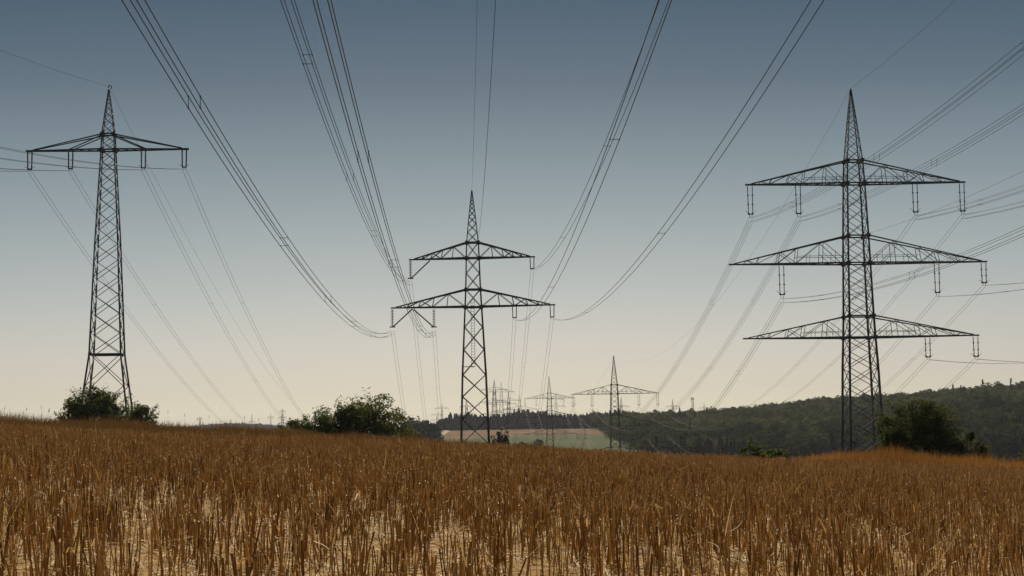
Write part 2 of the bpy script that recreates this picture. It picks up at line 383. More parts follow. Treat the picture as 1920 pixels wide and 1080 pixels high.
# thin seeding stems sticking out above the crest
n = 120
x = np.concatenate([rng.uniform(-30, -9, 80), rng.uniform(-9, 22, 40)]); y = rng.uniform(56, 62, n)
h = np.where(x < -9, rng.uniform(.55, 1.0, n), rng.uniform(.4, .75, n)); b0 = np.stack([x, y, ground(x, y)], 1)
tp = b0 + rng.normal(0, .08, (n, 3)) * [1, 1, 0]; tp[:, 2] += h
V1, Q1 = blades(b0, tp, rng.normal(0, .02, (n, 3)), unit(rng.uniform(-.4, .4, n)), np.full(n, .007), 3)
V2, Q2, CP2 = prisms(tp - [0, 0, .02], tp + np.array([.01, 0, .10]), np.zeros((n, 3)), np.full(n, .012), np.full(n, .004), 4, 3)
o = mesh_obj('seeding_stems', np.concatenate([V1, V2]), [Q1, Q2 + len(V1), CP2 + len(V1)], M_DARKG)
tag(o, 'thin seeding grass stems rising above the crest grass', kind='stuff')

# ------------------------------------------------------------------ trees and bushes
M_LEAF_D = leaf_mat('dark_foliage', [(0, (.055, .062, .015)), (.5, (.105, .115, .026)), (.85, (.16, .17, .040)), (1, (.21, .21, .06))], .50, .75, .08, .35, .5)
M_SHRUB = leaf_mat('dull_foliage', [(0, (.03, .036, .016)), (1, (.06, .07, .03))], .3, .6, .2)  # dull dark green of the valley tree and field shrubs
M_LEAF_L = leaf_mat('light_foliage', [(0, (.055, .075, .014)), (.5, (.095, .125, .024)), (1, (.15, .175, .040))], .48, .75, .08, .3, .5)
M_LEAF_Y = leaf_mat('olive_foliage', [(0, (.034, .042, .008)), (.5, (.066, .076, .013)), (1, (.125, .13, .026))], .48, .75, .08, .35, .5)
def forest_mat(name, stops, scale):
    """each tree has a tone of its own, stands vary slowly over the hill, leaves a little"""
    m = leaf_mat(name, stops, .22, .85, .03)
    t = m.node_tree; r = [n for n in t.nodes if n.type == 'VALTORGB'][0]
    a = t.nodes.new('ShaderNodeAttribute'); a.attribute_name = 'tone'; n = noise(t, scale, 3)
    g = [q for q in t.nodes if q.type == 'NEW_GEOMETRY'][0]
    def mth(op, x, y):
        q = t.nodes.new('ShaderNodeMath'); q.operation = op
        for k, v in enumerate((x, y)):
            if isinstance(v, float): q.inputs[k].default_value = v
            else: t.links.new(v, q.inputs[k])
        return q.outputs[0]
    v = mth('ADD', a.outputs['Fac'], mth('MULTIPLY', mth('SUBTRACT', g.outputs['Random Per Island'], .5), .12))
    v = mth('ADD', v, mth('MULTIPLY', mth('SUBTRACT', n.outputs['Fac'], .5), .3))
    t.links.new(v, r.inputs[0]); return m
M_FOREST = forest_mat('forest_foliage', [(0, (.012, .016, .006)), (.35, (.040, .051, .015)), (.65, (.092, .108, .030)), (1, (.14, .155, .044))], .02)
M_SPRUCE = forest_mat('spruce_foliage', [(0, (.010, .014, .009)), (.6, (.019, .024, .015)), (1, (.030, .036, .022))], .02)

def leaf_quads(P, size, out=None, outw=1.0):
    n = len(P); nr = rng.normal(size=(n, 3)) * .55
    if out is not None: nr = nr + out * outw
    nr /= np.linalg.norm(nr, axis=1)[:, None] + 1e-9
    c = rng.normal(size=(n, 3)); a = np.cross(nr, c); a /= np.linalg.norm(a, axis=1)[:, None] + 1e-9; b = np.cross(nr, a)
    s = (size * rng.uniform(.6, 1.35, n))[:, None]
    V = np.stack([P - a * s, P - b * s * .5, P + a * s, P + b * s * .5], 1).reshape(-1, 3)
    return V, np.arange(n * 4).reshape(-1, 4)
def crown_points(n, rx, ry, rz, cz, lobes, seed, flat=.0):
    """leaf positions: lobes over a dome, a skirt of low lobes, and loose sprays reaching out of the outline"""
    g = np.random.default_rng(seed); L_ = []
    for k in range(lobes):
        u = g.normal(size=3); u /= np.linalg.norm(u); u[2] = abs(u[2])
        rad_ = g.uniform(.40, .90)
        if k % 3 == 0: u = np.array([g.uniform(-.95, .95), g.uniform(-.7, .7), g.uniform(-.75, -.1)]); rad_ = 1.0
        L_.append((u * rad_ * [rx, ry, rz], g.uniform(.10, .26) * (1.15 - .3 * rad_)))
    w = np.array([l[1] ** 2 for l in L_]); w /= w.sum(); ns = int(n * .24); which = g.choice(lobes, n - ns, p=w)
    c = np.array([l[0] for l in L_])[which]; s = np.array([l[1] for l in L_])[which]
    d = g.normal(size=(n - ns, 3)); d /= np.linalg.norm(d, axis=1)[:, None]
    d *= (s * (g.uniform(.3, 1, n - ns) ** .5))[:, None] * np.array([rx * 1.15, ry, rz * .85])
    P = c + d
    nb = max(8, lobes // 1); su = g.normal(size=(nb, 3)); su[:, 2] = np.abs(su[:, 2]) * .9 + .05; su /= np.linalg.norm(su, axis=1)[:, None]
    wb = g.integers(0, nb, ns); tl = g.uniform(.55, 1, ns) * (.86 + .30 * g.uniform(size=nb) ** 2)[wb]
    sp_ = su[wb] * tl[:, None] * [rx, ry, rz * 1.05] + g.normal(size=(ns, 3)) * [rx * .055, ry * .055, rz * .028] 
    P = np.concatenate([P, sp_]); dd = np.concatenate([d, su[wb] * .3 + [0, 0, .8]])
    P[:, 2] += cz; global OUT; OUT = dd / (np.linalg.norm(dd, axis=1)[:, None] + 1e-9); OUT[:, 2] += .35
    return P, [l[0] + [0, 0, cz] for l in L_] + [su[k] * .9 * np.array([rx, ry, rz]) + [0, 0, cz] for k in range(nb)]
def bush(name, label, px, Y, w, h, m, cat='bush', n=7000, leaf=.22, lobes=46, seed=1, sink=0.0, depth=None, group=None, skew=0.0):
    x = (px - 960) / 3000 * Y; z = gz(x, Y)
    r = empty(name, (x, Y, z - sink)); tag(r, label, cat, group)
    P, L_ = crown_points(n, w / 2, (depth or w * .8) / 2, h * .58, h * .40, lobes, seed)
    P[:, 0] += skew * np.maximum(P[:, 2], 0)
    ok = P[:, 2] > .05
    V, Q = leaf_quads(P[ok], leaf, OUT[ok], .7)
    mesh_obj('crown', V, [Q], m, r)
    B = Bars(); g = random.Random(seed)
    hub = [(g.uniform(-.12, .12) * w, g.uniform(-.1, .1) * w) for _ in range(3)]
    for hx, hy in hub: B.bar((hx, hy, -.4), (hx * 1.2, hy * 1.2, h * .35), .022 * h, .016 * h)
    for k, l in enumerate(L_[:12] + L_[-16:]):
        hx, hy = hub[k % 3]; l = np.array(l); l[0] += skew * max(l[2], 0)
        mid = np.array([hx * 1.2, hy * 1.2, h * .3]) * .5 + l * .5 + [0, 0, .03 * h]
        B.bar((hx * 1.1, hy * 1.1, h * .22), mid, .014 * h, .008 * h); B.bar(mid, l, .008 * h, .003 * h)
    B.build('trunk', M_BARK, r)
    return r
bush('leafy_bush', 'broad dark green bush growing between the feet of the left pylon', 180, 150, 7.6, 6.4, M_LEAF_D, n=18000, leaf=.12, lobes=66, seed=3, sink=1.3)
bush('leafy_bush', 'small ragged bush just right of the left pylon', 266, 149, 3.8, 5.0, M_LEAF_D, n=6800, leaf=.11, lobes=34, seed=4, sink=1.3)
bush('leafy_bush', 'low ragged bush on the left flank of the broad bush under the left pylon', 126, 149, 2.8, 3.7, M_LEAF_D, n=3600, leaf=.11, lobes=20, seed=14, sink=.9)
bush('broadleaf_tree', 'big dark spreading tree behind the crest left of the centre pylon', 697, 120, 7.2, 5.7, M_LEAF_D, 'tree', n=13000, leaf=.105, lobes=66, seed=5, sink=1.0)
bush('broadleaf_tree', 'rounded mid green tree on the left shoulder of the big spreading tree', 632, 119, 4.6, 4.5, M_LEAF_D, 'tree', n=7000, leaf=.105, lobes=44, seed=6, sink=.6)
bush('leafy_bush', 'light green low bush at the left end of the tree clump', 586, 118, 4.4, 3.3, M_LEAF_L, n=5200, leaf=.095, lobes=30, seed=7, sink=.4)
bush('leafy_bush', 'smallest pale green bush trailing off left of the tree clump', 548, 117, 3.0, 2.5, M_LEAF_L, n=2400, leaf=.09, lobes=16, seed=8)
bush('leafy_bush', 'little yellowish bush at the right foot of the big spreading tree', 783, 112, 1.5, 1.5, M_LEAF_Y, n=900, leaf=.09, lobes=12, seed=9)
bush('leafy_bush', 'large olive green bush at the right foot of the tall right pylon', 1742, 100, 6.4, 5.7, M_LEAF_Y, n=21000, leaf=.095, lobes=90, seed=11, skew=-.20, sink=.4)
bush('leafy_bush', 'low olive bush against the left leg side of the large olive bush', 1672, 98, 3.4, 3.7, M_LEAF_Y, n=6000, leaf=.085, lobes=22, seed=12)
bush('leafy_bush', 'small olive bush trailing right of the large olive bush', 1812, 98, 2.9, 3.2, M_LEAF_Y, n=4600, leaf=.085, lobes=18, seed=13)
bush('leafy_bush', 'green sprig of a bush cut off by the right picture edge', 1922, 95, 1.7, 2.3, M_LEAF_L, n=1500, leaf=.09, lobes=16, seed=15)
bush('leafy_bush', 'low bright green bush left of the tall right pylon at the crest', 1403, 75, 1.9, 1.35, M_LEAF_L, n=2600, leaf=.07, lobes=18, seed=16)
bush('leafy_bush', 'lower bright green bush trailing right of its brighter neighbour at the crest', 1452, 76, 1.9, 1.35, M_LEAF_L, n=2000, leaf=.07, lobes=16, seed=17)
bush('broadleaf_tree', 'round dark tree standing in the valley right of the centre pylon', 934, 262, 4.4, 7.3, M_SHRUB, 'tree', n=4200, leaf=.22, lobes=36, seed=21)
bush('leafy_bush', 'hazy shrub in the green valley field left of the thin distant pylon', 1004, 900, 7.0, 5.2, M_SHRUB, n=900, leaf=.5, lobes=18, seed=22)
bush('leafy_bush', 'hazy shrub in the green valley field right of the round dark tree', 975, 900, 5.0, 3.6, M_SHRUB, n=700, leaf=.45, lobes=14, seed=23)

def proto_tree(kind, seed):
    """points of one crown, unit radius and unit height"""
    g = np.random.default_rng(seed)
    if kind == 'b':
        out = []
        for k in range(9):                       # lobes of a domed crown
            u = g.normal(size=3); u /= np.linalg.norm(u); u[2] = abs(u[2]) * .9
            c = u * [.62, .62, .26] + [0, 0, .62]; m_ = 34
            d = g.normal(size=(m_, 3)); d /= np.linalg.norm(d, axis=1)[:, None]; d *= (g.uniform(.5, 1, m_) ** .4)[:, None] * [.42, .42, .17]
            out.append(np.hstack([c + d, d / np.linalg.norm(d, axis=1)[:, None]]))
        m_ = 60; an = g.uniform(0, 6.283, m_); rr_ = g.uniform(.2, .8, m_)
        out.append(np.stack([np.cos(an) * rr_, np.sin(an) * rr_, g.uniform(.05, .55, m_), np.cos(an), np.sin(an), 0 * an], 1))
        return np.concatenate(out)
    n = 210; t = g.uniform(0, 1, n) ** 1.15; an = g.uniform(0, 6.283, n); rr_ = (1 - t) ** .85 * g.uniform(.5, 1.05, n) * (1 + .15 * np.sin(t * 40))
    return np.stack([np.cos(an) * rr_, np.sin(an) * rr_, .04 + t * .94, np.cos(an), np.sin(an), .35 + 0 * an], 1)
PB = [proto_tree('b', 100 + k) for k in range(8)]; PS = [proto_tree('s', 200 + k) for k in range(6)]
def forest(name, label, pts, kinds, m, hmul=1.0, dens=1.0, leaf=.80, rmul=1.0, hfun=None):
    """pts (x,y); kinds list of 'b'/'s'"""
    out = []; tone = []
    for (x, y), k, z in zip(pts, kinds, ground(pts[:, 0], pts[:, 1])):
        P = PB[rng.integers(8)] if k == 'b' else PS[rng.integers(6)]
        P = P[rng.uniform(size=len(P)) < dens]
        a = rng.uniform(0, 6.283); ca_, sa_ = math.cos(a), math.sin(a)
        if k == 'b': h = rng.normal(11.5, 1.7) * hmul; r = rng.uniform(3.8, 7.0) * rmul
        else: h = rng.normal(13.6, 2.4) * hmul; r = rng.uniform(2.2, 3.6) * rmul
        if hfun: h = hfun(x, y) * rng.normal(1, .12)
        q = np.stack([(P[:, 0] * ca_ - P[:, 1] * sa_) * r + x, (P[:, 0] * sa_ + P[:, 1] * ca_) * r + y, P[:, 2] * h + z], 1)
        od = np.stack([P[:, 3] * ca_ - P[:, 4] * sa_, P[:, 3] * sa_ + P[:, 4] * ca_, P[:, 5]], 1)
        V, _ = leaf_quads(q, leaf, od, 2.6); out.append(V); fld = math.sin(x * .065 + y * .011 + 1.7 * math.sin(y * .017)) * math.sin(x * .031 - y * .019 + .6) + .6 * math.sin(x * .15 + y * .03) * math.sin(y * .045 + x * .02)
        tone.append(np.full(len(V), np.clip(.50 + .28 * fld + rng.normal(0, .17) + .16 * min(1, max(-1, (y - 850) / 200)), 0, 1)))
    V = np.concatenate(out)
    o = mesh_obj(name, V, [np.arange(len(V)).reshape(-1, 4)], m)
    at_ = o.data.attributes.new('tone', 'FLOAT', 'POINT'); at_.data.foreach_set('value', np.concatenate(tone).astype(np.float32))
    return tag(o, label, kind='stuff')
def zone(px0, px1, y0, y1, sp, front=None):
    pts = []; y = y0
    while y < y1:
        x = (px0 - 960) / 3000 * y
        while x < (px1 - 960) / 3000 * y:
            xx = x + rng.normal(0, sp * .28); yy = y + rng.normal(0, sp * .28)
            p = 960 + 3000 * xx / yy
            if front is None or yy > np.interp(p, *front): pts.append((xx, yy))
            x += sp
        y += sp
    return np.array(pts)
hillp = zone(1110, 2250, 585, 1330, 8.2, ([1110, 1135, 1180, 1230, 1300, 1500, 2250], [1330, 1060, 860, 640, 590, 585, 585]))
ppx = 960 + 3000 * hillp[:, 0] / hillp[:, 1]
low = (hillp[:, 1] < 690 + 40 * np.sin(ppx * .02)) & (ppx > 1190) & (ppx < 1610)
hi = (hillp[:, 1] > 1120) & (ppx > 1760) & (np.sin(ppx * .03) + rng.normal(0, .6, len(ppx)) > .4)
con = (low & (rng.uniform(size=len(ppx)) < .85)) | (hi & (rng.uniform(size=len(ppx)) < .22)) | (rng.uniform(size=len(ppx)) < .006)
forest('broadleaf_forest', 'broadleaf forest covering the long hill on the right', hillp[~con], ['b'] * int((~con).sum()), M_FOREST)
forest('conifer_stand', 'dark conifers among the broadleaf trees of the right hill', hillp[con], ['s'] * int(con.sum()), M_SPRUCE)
sw = zone(842, 1235, 1333, 1385, 4.0); p_ = 960 + 3000 * sw[:, 0] / sw[:, 1]
sw = sw[(p_ > 850) | (rng.uniform(size=len(p_)) < .4)]
forest('spruce_wood', 'dark hazy spruce wood on the skyline behind the far fields', sw, ['s'] * len(sw), M_SPRUCE, leaf=.85, rmul=1.15, hfun=lambda x, y: 11.6 + 2.4 * math.exp(-((960 + 3000 * x / y - 968) / 26) ** 2) + 1.2 * math.sin(x * .09) + .8 * math.sin(x * .31))
us = zone(838, 1220, 1330, 1340, 3.0)
forest('wood_edge', 'low dark undergrowth along the foot of the spruce wood', us, ['b'] * len(us), M_SPRUCE, .30, leaf=.7, rmul=.5)
hg = zone(826, 866, 1346, 1362, 5.0)
forest('hedge_wood', 'low broadleaf hedge wood at the left end of the spruce wood', hg, ['b'] * len(hg), M_SPRUCE, .85)
cl = zone(762, 812, 880, 940, 6.0)
forest('hazy_copse', 'hazy dark copse right of the tree clump beside the pale track', cl, ['b'] * len(cl), M_SPRUCE, 1.3)
fh = zone(300, 545, 3350, 3650, 14.0)
forest('far_forest', 'blue hazy wooded ridge low on the left skyline', fh, ['b'] * len(fh), M_SPRUCE, dens=.3, leaf=1.6, rmul=2.0,
       hfun=lambda x, y: 10 + 5 * math.exp(-((960 + 3000 * x / y - 450) / 70) ** 2))

# ------------------------------------------------------------------ pylons
class Pylon:
    def __init__(s, name, label, axis, Y, bearing, group=None):
        """axis: (px, py) of the base on the tower axis"""
        s.b = bearing; s.dir = np.array([math.cos(bearing), -math.sin(bearing), 0]); s.nrm = np.array([math.sin(bearing), math.cos(bearing), 0])
        s.c = at(axis[0], axis[1], Y); s.g = gz(s.c[0], s.c[1]); s.base = np.array([s.c[0], s.c[1], min(s.g, s.c[2])])
        s.root = empty(name, s.base, -bearing); tag(s.root, label, 'pylon', group)
    def uz(s, px, py):                          # picture point -> (u along the arms, z above base) in the plane of the tower
        v = ray(px, py); e = np.array([0, 0, EYE]); t = ((s.c - e) @ s.nrm) / (v @ s.nrm); p = e + v * t
        return float((p - s.base) @ s.dir), float(p[2] - s.base[2])
    def world(s, u, v, z): return s.base + s.dir * u + s.nrm * v + np.array([0, 0, z])

def corners(w): return [np.array([i * w / 2, j * w / 2]) for i, j in ((-1, -1), (1, -1), (1, 1), (-1, 1))]
def prof_w(prof, z):
    zs = [p[0] for p in prof]; return float(np.interp(z, zs, [p[1] for p in prof]))
def mast_parts(prof, ratio, leg_w, br_w, single=False):
    """prof: rising (z, width). Returns legs (4 Bars), bracing Bars"""
    legs = [Bars() for _ in range(4)]; br = Bars()
    for (z0, w0), (z1, w1) in zip(prof[:-1], prof[1:]):
        c0, c1 = corners(w0), corners(w1)
        for k in range(4):
            f0 = leg_w * (1 - .45 * z0 / prof[-1][0]); f1 = leg_w * (1 - .45 * z1 / prof[-1][0])
            legs[k].bar((*c0[k], z0), (*c1[k], z1), f0, f1)
        z = z0
        n = max(1, int(round((z1 - z0) / (ratio * .5 * (w0 + w1)))))
        ks = [1.0]                                # panels shrink with the width
        q = (w1 / w0) ** (1.0 / n) if n > 1 else 1.0; hs = np.array([q ** i for i in range(n)]); hs = hs / hs.sum() * (z1 - z0)
        for hh in hs:
            za, zb = z, z + hh; wa, wb = prof_w(prof, za), prof_w(prof, zb); ca_, cb_ = corners(wa), corners(wb)
            bw = br_w * (1 - .35 * za / prof[-1][0])
            for k in range(4):
                k2 = (k + 1) % 4
                ins = 1 - .02
                br.bar((*(ca_[k] * ins), za), (*(cb_[k2] * ins), zb), bw); br.bar((*(ca_[k2] * (ins - .03)), za), (*(cb_[k] * (ins - .03)), zb), bw)
            z = zb
    return legs, br
def belt(br, w, z, bw):
    c = corners(w)
    for k in range(4): br.bar((*c[k], z), (*c[(k + 1) % 4], z), bw)
def gusset(br, w, z, s):
    for c in corners(w): br.box((c[0], c[1], z), s, s * .9, s * .9)
def arm_mesh(prof, zt, zb, tip_u, tip_z, fr, ch, web, style):
    """one crossarm: two bottom and two top chords running together at the tip"""
    B = Bars(); sgn = 1 if tip_u > 0 else -1
    wt, wb = prof_w(prof, zt), prof_w(prof, zb)
    tip = np.array([tip_u, 0, tip_z]); 
    for j in (-1, 1):
        rb = np.array([sgn * wb / 2, j * wb / 2, zb]); rt = np.array([sgn * wt / 2, j * wt / 2, zt])
        tb = tip + [0, j * .16, 0]; tt = tip + [-sgn * .5, j * .14, .10]
        B.bar(rb, tb, ch * 1.25, ch * .9); B.bar(rt, tt, ch, ch * .7)
        pb = lambda f: rb + (tb - rb) * f
        pt = lambda f: rt + (tt - rt) * f
        if style == 'plain':
            B.bar(rt + [0, 0, -.1], pb(fr[0]), ch * .8)
        else:
            prev = 0.0
            for i, f in enumerate(fr):
                B.bar(pb(f), pt(f), web)
                if i % 2 == 0: B.bar(pt(prev), pb(f), web) if i else B.bar(pb(0), pt(f), web)
                else: B.bar(pt(prev), pb(f), web)
                if i % 2 == 1 and i + 1 < len(fr): B.bar(pb(f), pt(fr[i + 1]), web)
                prev = f
            B.bar(pb(fr[-1]), pt((1 + fr[-1]) / 2), web * .9); B.bar(pb((1 + fr[-1]) / 2), pt((1 + fr[-1]) / 2), web * .8)
            if style == 'rich':
                f = fr[1]; q = pt(f) * .45 + pb(f) * .55
                B.bar(np.array([sgn * wb / 2, j * wb / 2, q[2]]), q, web * .8)
                for g in (.5 * fr[0], .5 * (fr[0] + fr[1])): B.bar(pb(g), pb(g) * .5 + pt(g) * .5, web * .7)
                B.bar(pb(fr[0] * .5), pt(fr[0]) * .5 + pb(fr[0]) * .5 , web * .7)
    for f in list(np.linspace(.12, .95, 8)):
        y = wb / 2 * (1 - f) + .16 * f; u = sgn * wb / 2 + (tip_u - sgn * wb / 2) * f; z = zb + (tip_z - zb) * f
        B.bar((u, -y, z), (u, y, z), web)
    for f0, f1 in zip(np.linspace(.0, .83, 8), np.linspace(.12, .95, 8)):
        y0, y1 = wb / 2 * (1 - f0) + .16 * f0, wb / 2 * (1 - f1) + .16 * f1
        u0, u1 = [sgn * wb / 2 + (tip_u - sgn * wb / 2) * f for f in (f0, f1)]; z0, z1 = [zb + (tip_z - zb) * f - .03 for f in (f0, f1)]
        B.bar((u0, -y0, z0), (u1, y1, z1), web)
    B.box((tip_u - sgn * .12, 0, tip_z), .55, .40, .16)
    return B
def disc_profile(n, r, rc):
    p = [(0, rc)]
    for k in range(n):
        a = (k + .12) / n; b = (k + .88) / n
        p += [(a, rc), (a + .15 / n, r), (a + .4 / n, r * .95), (b, rc)]
    return p + [(1, rc)]
def twin_insulator(pyl, name, u, zt, zb, gap, r, m, n_units=1, horns=True):
    e = bpy.data.objects.new(name, None); C.objects.link(e); e.parent = pyl.root; e.location = (u, 0, zt)
    Lz = zb - zt
    for s in (-1, 1):
        B = Bars()
        for k in range(n_units):
            a, b = k / n_units, (k + 1) / n_units
            pa = (s * gap / 2 * (1 - .12 * a), 0, Lz * .86 * a); pb = (s * gap / 2 * (1 - .12 * b), 0, Lz * .86 * b)
            B.lathe(pa, pb, disc_profile(7 if n_units > 1 else 14, r, r * .62), 7)
            if n_units > 1: B.lathe((pb[0], 0, pb[2] - .03), (pb[0], 0, pb[2] + .05), [(0, r * 2.1), (1, r * 2.1)], 7)
        B.build('insulator_rod', m, e)
    Y = Bars(); Y.box((0, 0, Lz * .86 - .06), gap * 1.15, .07, .13); Y.build('yoke', M_FIT, e)
    for s in (-1, 1):
        Y = Bars(); Y.bar((s * gap * .35, 0, Lz * .86 - .1), (s * gap * .2, 0, Lz + .05), .045); Y.build('clamp', M_FIT, e)
        if horns:
            Y = Bars(); Y.bar((s * gap * .5, 0, Lz * .84), (s * gap * 1.15, 0, Lz * .76), .035); Y.build('arcing_horn', M_FIT, e)
    return e
def strut_insulator(pyl, name, u, zt, zb, su, r, m):
    """long ribbed string held off to the side by a slanting strut"""
    e = bpy.data.objects.new(name, None); C.objects.link(e); e.parent = pyl.root; e.location = (u, 0, zt)
    Lz = (zb - zt); B = Bars(); B.lathe((0, 0, 0), (0, 0, Lz * .9), [q for k in range(11) for q in ((k / 11, .035), ((k + .30) / 11, .04), ((k + .36) / 11, r), ((k + .62) / 11, r * .9), ((k + .68) / 11, .04))] + [(1, .035)], 8); B.build('insulator_string', m, e)
    S = Bars(); S.lathe((su - u, 0, 0), (.12 * np.sign(su - u), 0, Lz * .9), disc_profile(16, r * .5, r * .34), 7); S.build('insulator_strut', m, e)
    Y = Bars(); Y.box((0, 0, Lz * .92), .75, .10, .14); Y.build('yoke', M_FIT, e)
    for s in (-1, 1):
        Y = Bars(); Y.bar((s * .25, 0, Lz * .94), (s * .2, 0, Lz + .2), .05); Y.build('clamp', M_FIT, e)
    return e

# --- right pylon: three levels
BR = math.radians(-2.6)
PR = Pylon('lattice_pylon', 'tallest pylon, on the right, with three levels of crossarms rising behind the olive bush', (1619, 862), 186, BR)
def levels(P, ax0, ax1, rows):
    """rows of (py, width px): axis runs from ax0 to ax1; returns profile in metres"""
    out = []
    for py, w in rows:
        px = ax0[0] + (ax1[0] - ax0[0]) * (py - ax0[1]) / (ax1[1] - ax0[1])
        z = P.uz(px, py)[1]; m = abs(P.uz(px + w / 2, py)[0] - P.uz(px - w / 2, py)[0]); out.append((z, m))
    return out
def finish_base(prof):
    z0, w0 = prof[0]; z1, w1 = prof[1]
    if z0 > 0: prof.insert(0, (-.3, w0 + (w0 - w1) / (z1 - z0) * (z0 + .3)))
    return prof
prR = finish_base(levels(PR, (1597, 168), (1620, 850), [(862, 63), (690, 53), (633, 48), (593, 45), (494, 40.5), (443, 38), (344.5, 32), (302, 28)]))
zpk = PR.uz(1597, 168)[1]
def peak_part(P, prof, ztop, ratio, lw, bw, name='peak', loop=False):
    B = Bars(); z0, w0 = prof[-1]; pr = [(z0, w0), (z0 + (ztop - z0) * .5, w0 * .56), (z0 + (ztop - z0) * .92, w0 * .14), (ztop, .12)]
    lg, br = mast_parts(pr, ratio, lw, bw)
    for k in range(4):
        for v in lg[k].v: pass
    B.v = []; 
    for x in lg + [br]:
        off = B.n; B.v += x.v; B.q += [tuple(i + off for i in q) for q in x.q]; B.n += x.n
    if loop:
        for k in range(9):
            a0_, a1_ = k * .55 - 1.2, (k + 1) * .55 - 1.2
            B.bar((.10 + .17 * math.cos(a0_), 0, ztop + .25 + .17 * math.sin(a0_)), (.10 + .17 * math.cos(a1_), 0, ztop + .25 + .17 * math.sin(a1_)), .07)
    else: B.bar((0, 0, ztop - .4), (0, 0, ztop + .15), .10)
    return B.build(name, M_STEEL, P.root)
legs, br = mast_parts(prR, .64, .27, .082)
for z, w in [q for q in prR if q[0] > 12]: belt(br, w, z, .16); gusset(br, w, z, .42)
for l in legs: l.build('leg', M_STEEL, PR.root)
br.build('lattice_bracing', M_STEEL, PR.root)
peak_part(PR, prR, zpk, .75, .16, .07)
armR = {}
for (zt_y, zb_y, lx, ly, rx, ry, fr) in ((302, 344.5, 1400, 346.5, 1807, 341.5, (.35, .60)), (443, 494, 1369, 496, 1848, 490.5, (.30, .60)), (593, 633, 1396, 635, 1833, 628.5, (.30, .55))):
    zt_, zb_ = PR.uz(1604, zt_y)[1], PR.uz(1604, zb_y)[1]
    for tx_, ty_ in ((lx, ly), (rx, ry)):
        u, z = PR.uz(tx_, ty_)
        arm_mesh(prR, zt_, zb_, u, z, (.22, .44, .60, .78), .145, .06, 'rich').build('crossarm', M_STEEL, PR.root)
INS_R = {'T1': (1406, 349, 409), 'T2': (1496, 348, 408), 'T3': (1715, 344, 405), 'T4': (1803, 344, 403), 'M2': (1465, 498, 560), 'M3': (1756, 495, 556), 'M4': (1844, 493, 535), 'L3': (1739, 633, 674), 'L4': (1829, 631, 673)}
ATT_R = {}
for k, (x, y0, y1) in INS_R.items():
    u, zt_ = PR.uz(x, y0); _, zb_ = PR.uz(x, y1)
    twin_insulator(PR, 'insulator', u, zt_, zb_, .56, .062, M_INS, 3)
    ATT_R[k] = PR.world(u, 0, zb_)
ATT_R['E1'] = PR.world(0, 0, zpk + .1); ATT_R['E2'] = PR.world(1.2, 0, PR.uz(1638, 439)[1])

# --- centre pylon: two levels
BC = math.radians(-1.6)
PC = Pylon('lattice_pylon', 'middle pylon with two crossarm levels and slanted insulator struts on its left arms', (891, 832), 210, BC)
prC = finish_base(levels(PC, (883, 358), (891.5, 826), [(832, 52), (703, 44), (576, 31), (543, 27.5), (484, 24), (455, 22)]))
zpkC = PC.uz(883, 358)[1]
legs, br = mast_parts(prC, 1.0, .28, .10)
for z, w in prC[-4:]: belt(br, w, z, .16); gusset(br, w, z, .40)
wl = prC[-1][1]
for l in legs: l.build('leg', M_STEEL, PC.root)
br.build('lattice_bracing', M_STEEL, PC.root)
peak_part(PC, prC, zpkC, .95, .17, .09)
for (zt_y, zb_y, lx, ly, rx, ry) in ((455, 484, 769, 487, 1001, 481.5), (543, 575, 735, 577.5, 1039, 571.5)):
    zt_, zb_ = PC.uz(885, zt_y)[1], PC.uz(885, zb_y)[1]
    for tx_, ty_ in ((lx, ly), (rx, ry)):
        u, z = PC.uz(tx_, ty_)
        arm_mesh(prC, zt_, zb_, u, z, (.25, .45, .64, .80), .15, .068, 'truss').build('crossarm', M_STEEL, PC.root)
LAD = Bars(); zl0, zl1 = PC.uz(888, 688)[1], PC.uz(886, 562)[1]
for s in (-.22, .22): LAD.bar((s - .1, .3, zl0), (s - .1, .3, zl1), .05)
for z in np.arange(zl0 + .1, zl1, .38): LAD.bar((-.32, .3, z), (.12, .3, z), .045)
wq = prof_w(prC, zl0); LAD.bar((-wq / 2, -wq / 2, zl0), (0, -.05, zl0), .09); LAD.bar((0, -.05, zl0), (-.1, .3, zl0), .07)
LAD.build('ladder', M_STEEL, PC.root)
ATT_C = {}
for k, (x, y0, y1, sxp) in {'LO': (735.5, 580, 616, 773), 'LI': (813.5, 580, 616, 776), 'LU': (769.5, 489, 525, 806)}.items():
    u, zt_ = PC.uz(x, y0); _, zb_ = PC.uz(x, y1)
    strut_insulator(PC, 'insulator', u, zt_, zb_, PC.uz(sxp, y0)[0], .21, M_INS); ATT_C[k] = PC.world(u, 0, zb_ - .25)
for k, (x, y0, y1) in {'RU': (997.5, 482, 506), 'RI': (964.5, 574, 598), 'RO': (1035, 572, 597)}.items():
    u, zt_ = PC.uz(x, y0); _, zb_ = PC.uz(x, y1)
    twin_insulator(PC, 'insulator', u, zt_, zb_, .52, .075, M_INS, 1, False); ATT_C[k] = PC.world(u, 0, zb_)
ATT_C['E1'] = PC.world(0, 0, zpkC + .1); ATT_C['E2'] = PC.world(PC.uz(896, 452)[0], 0, PC.uz(896, 452)[1])

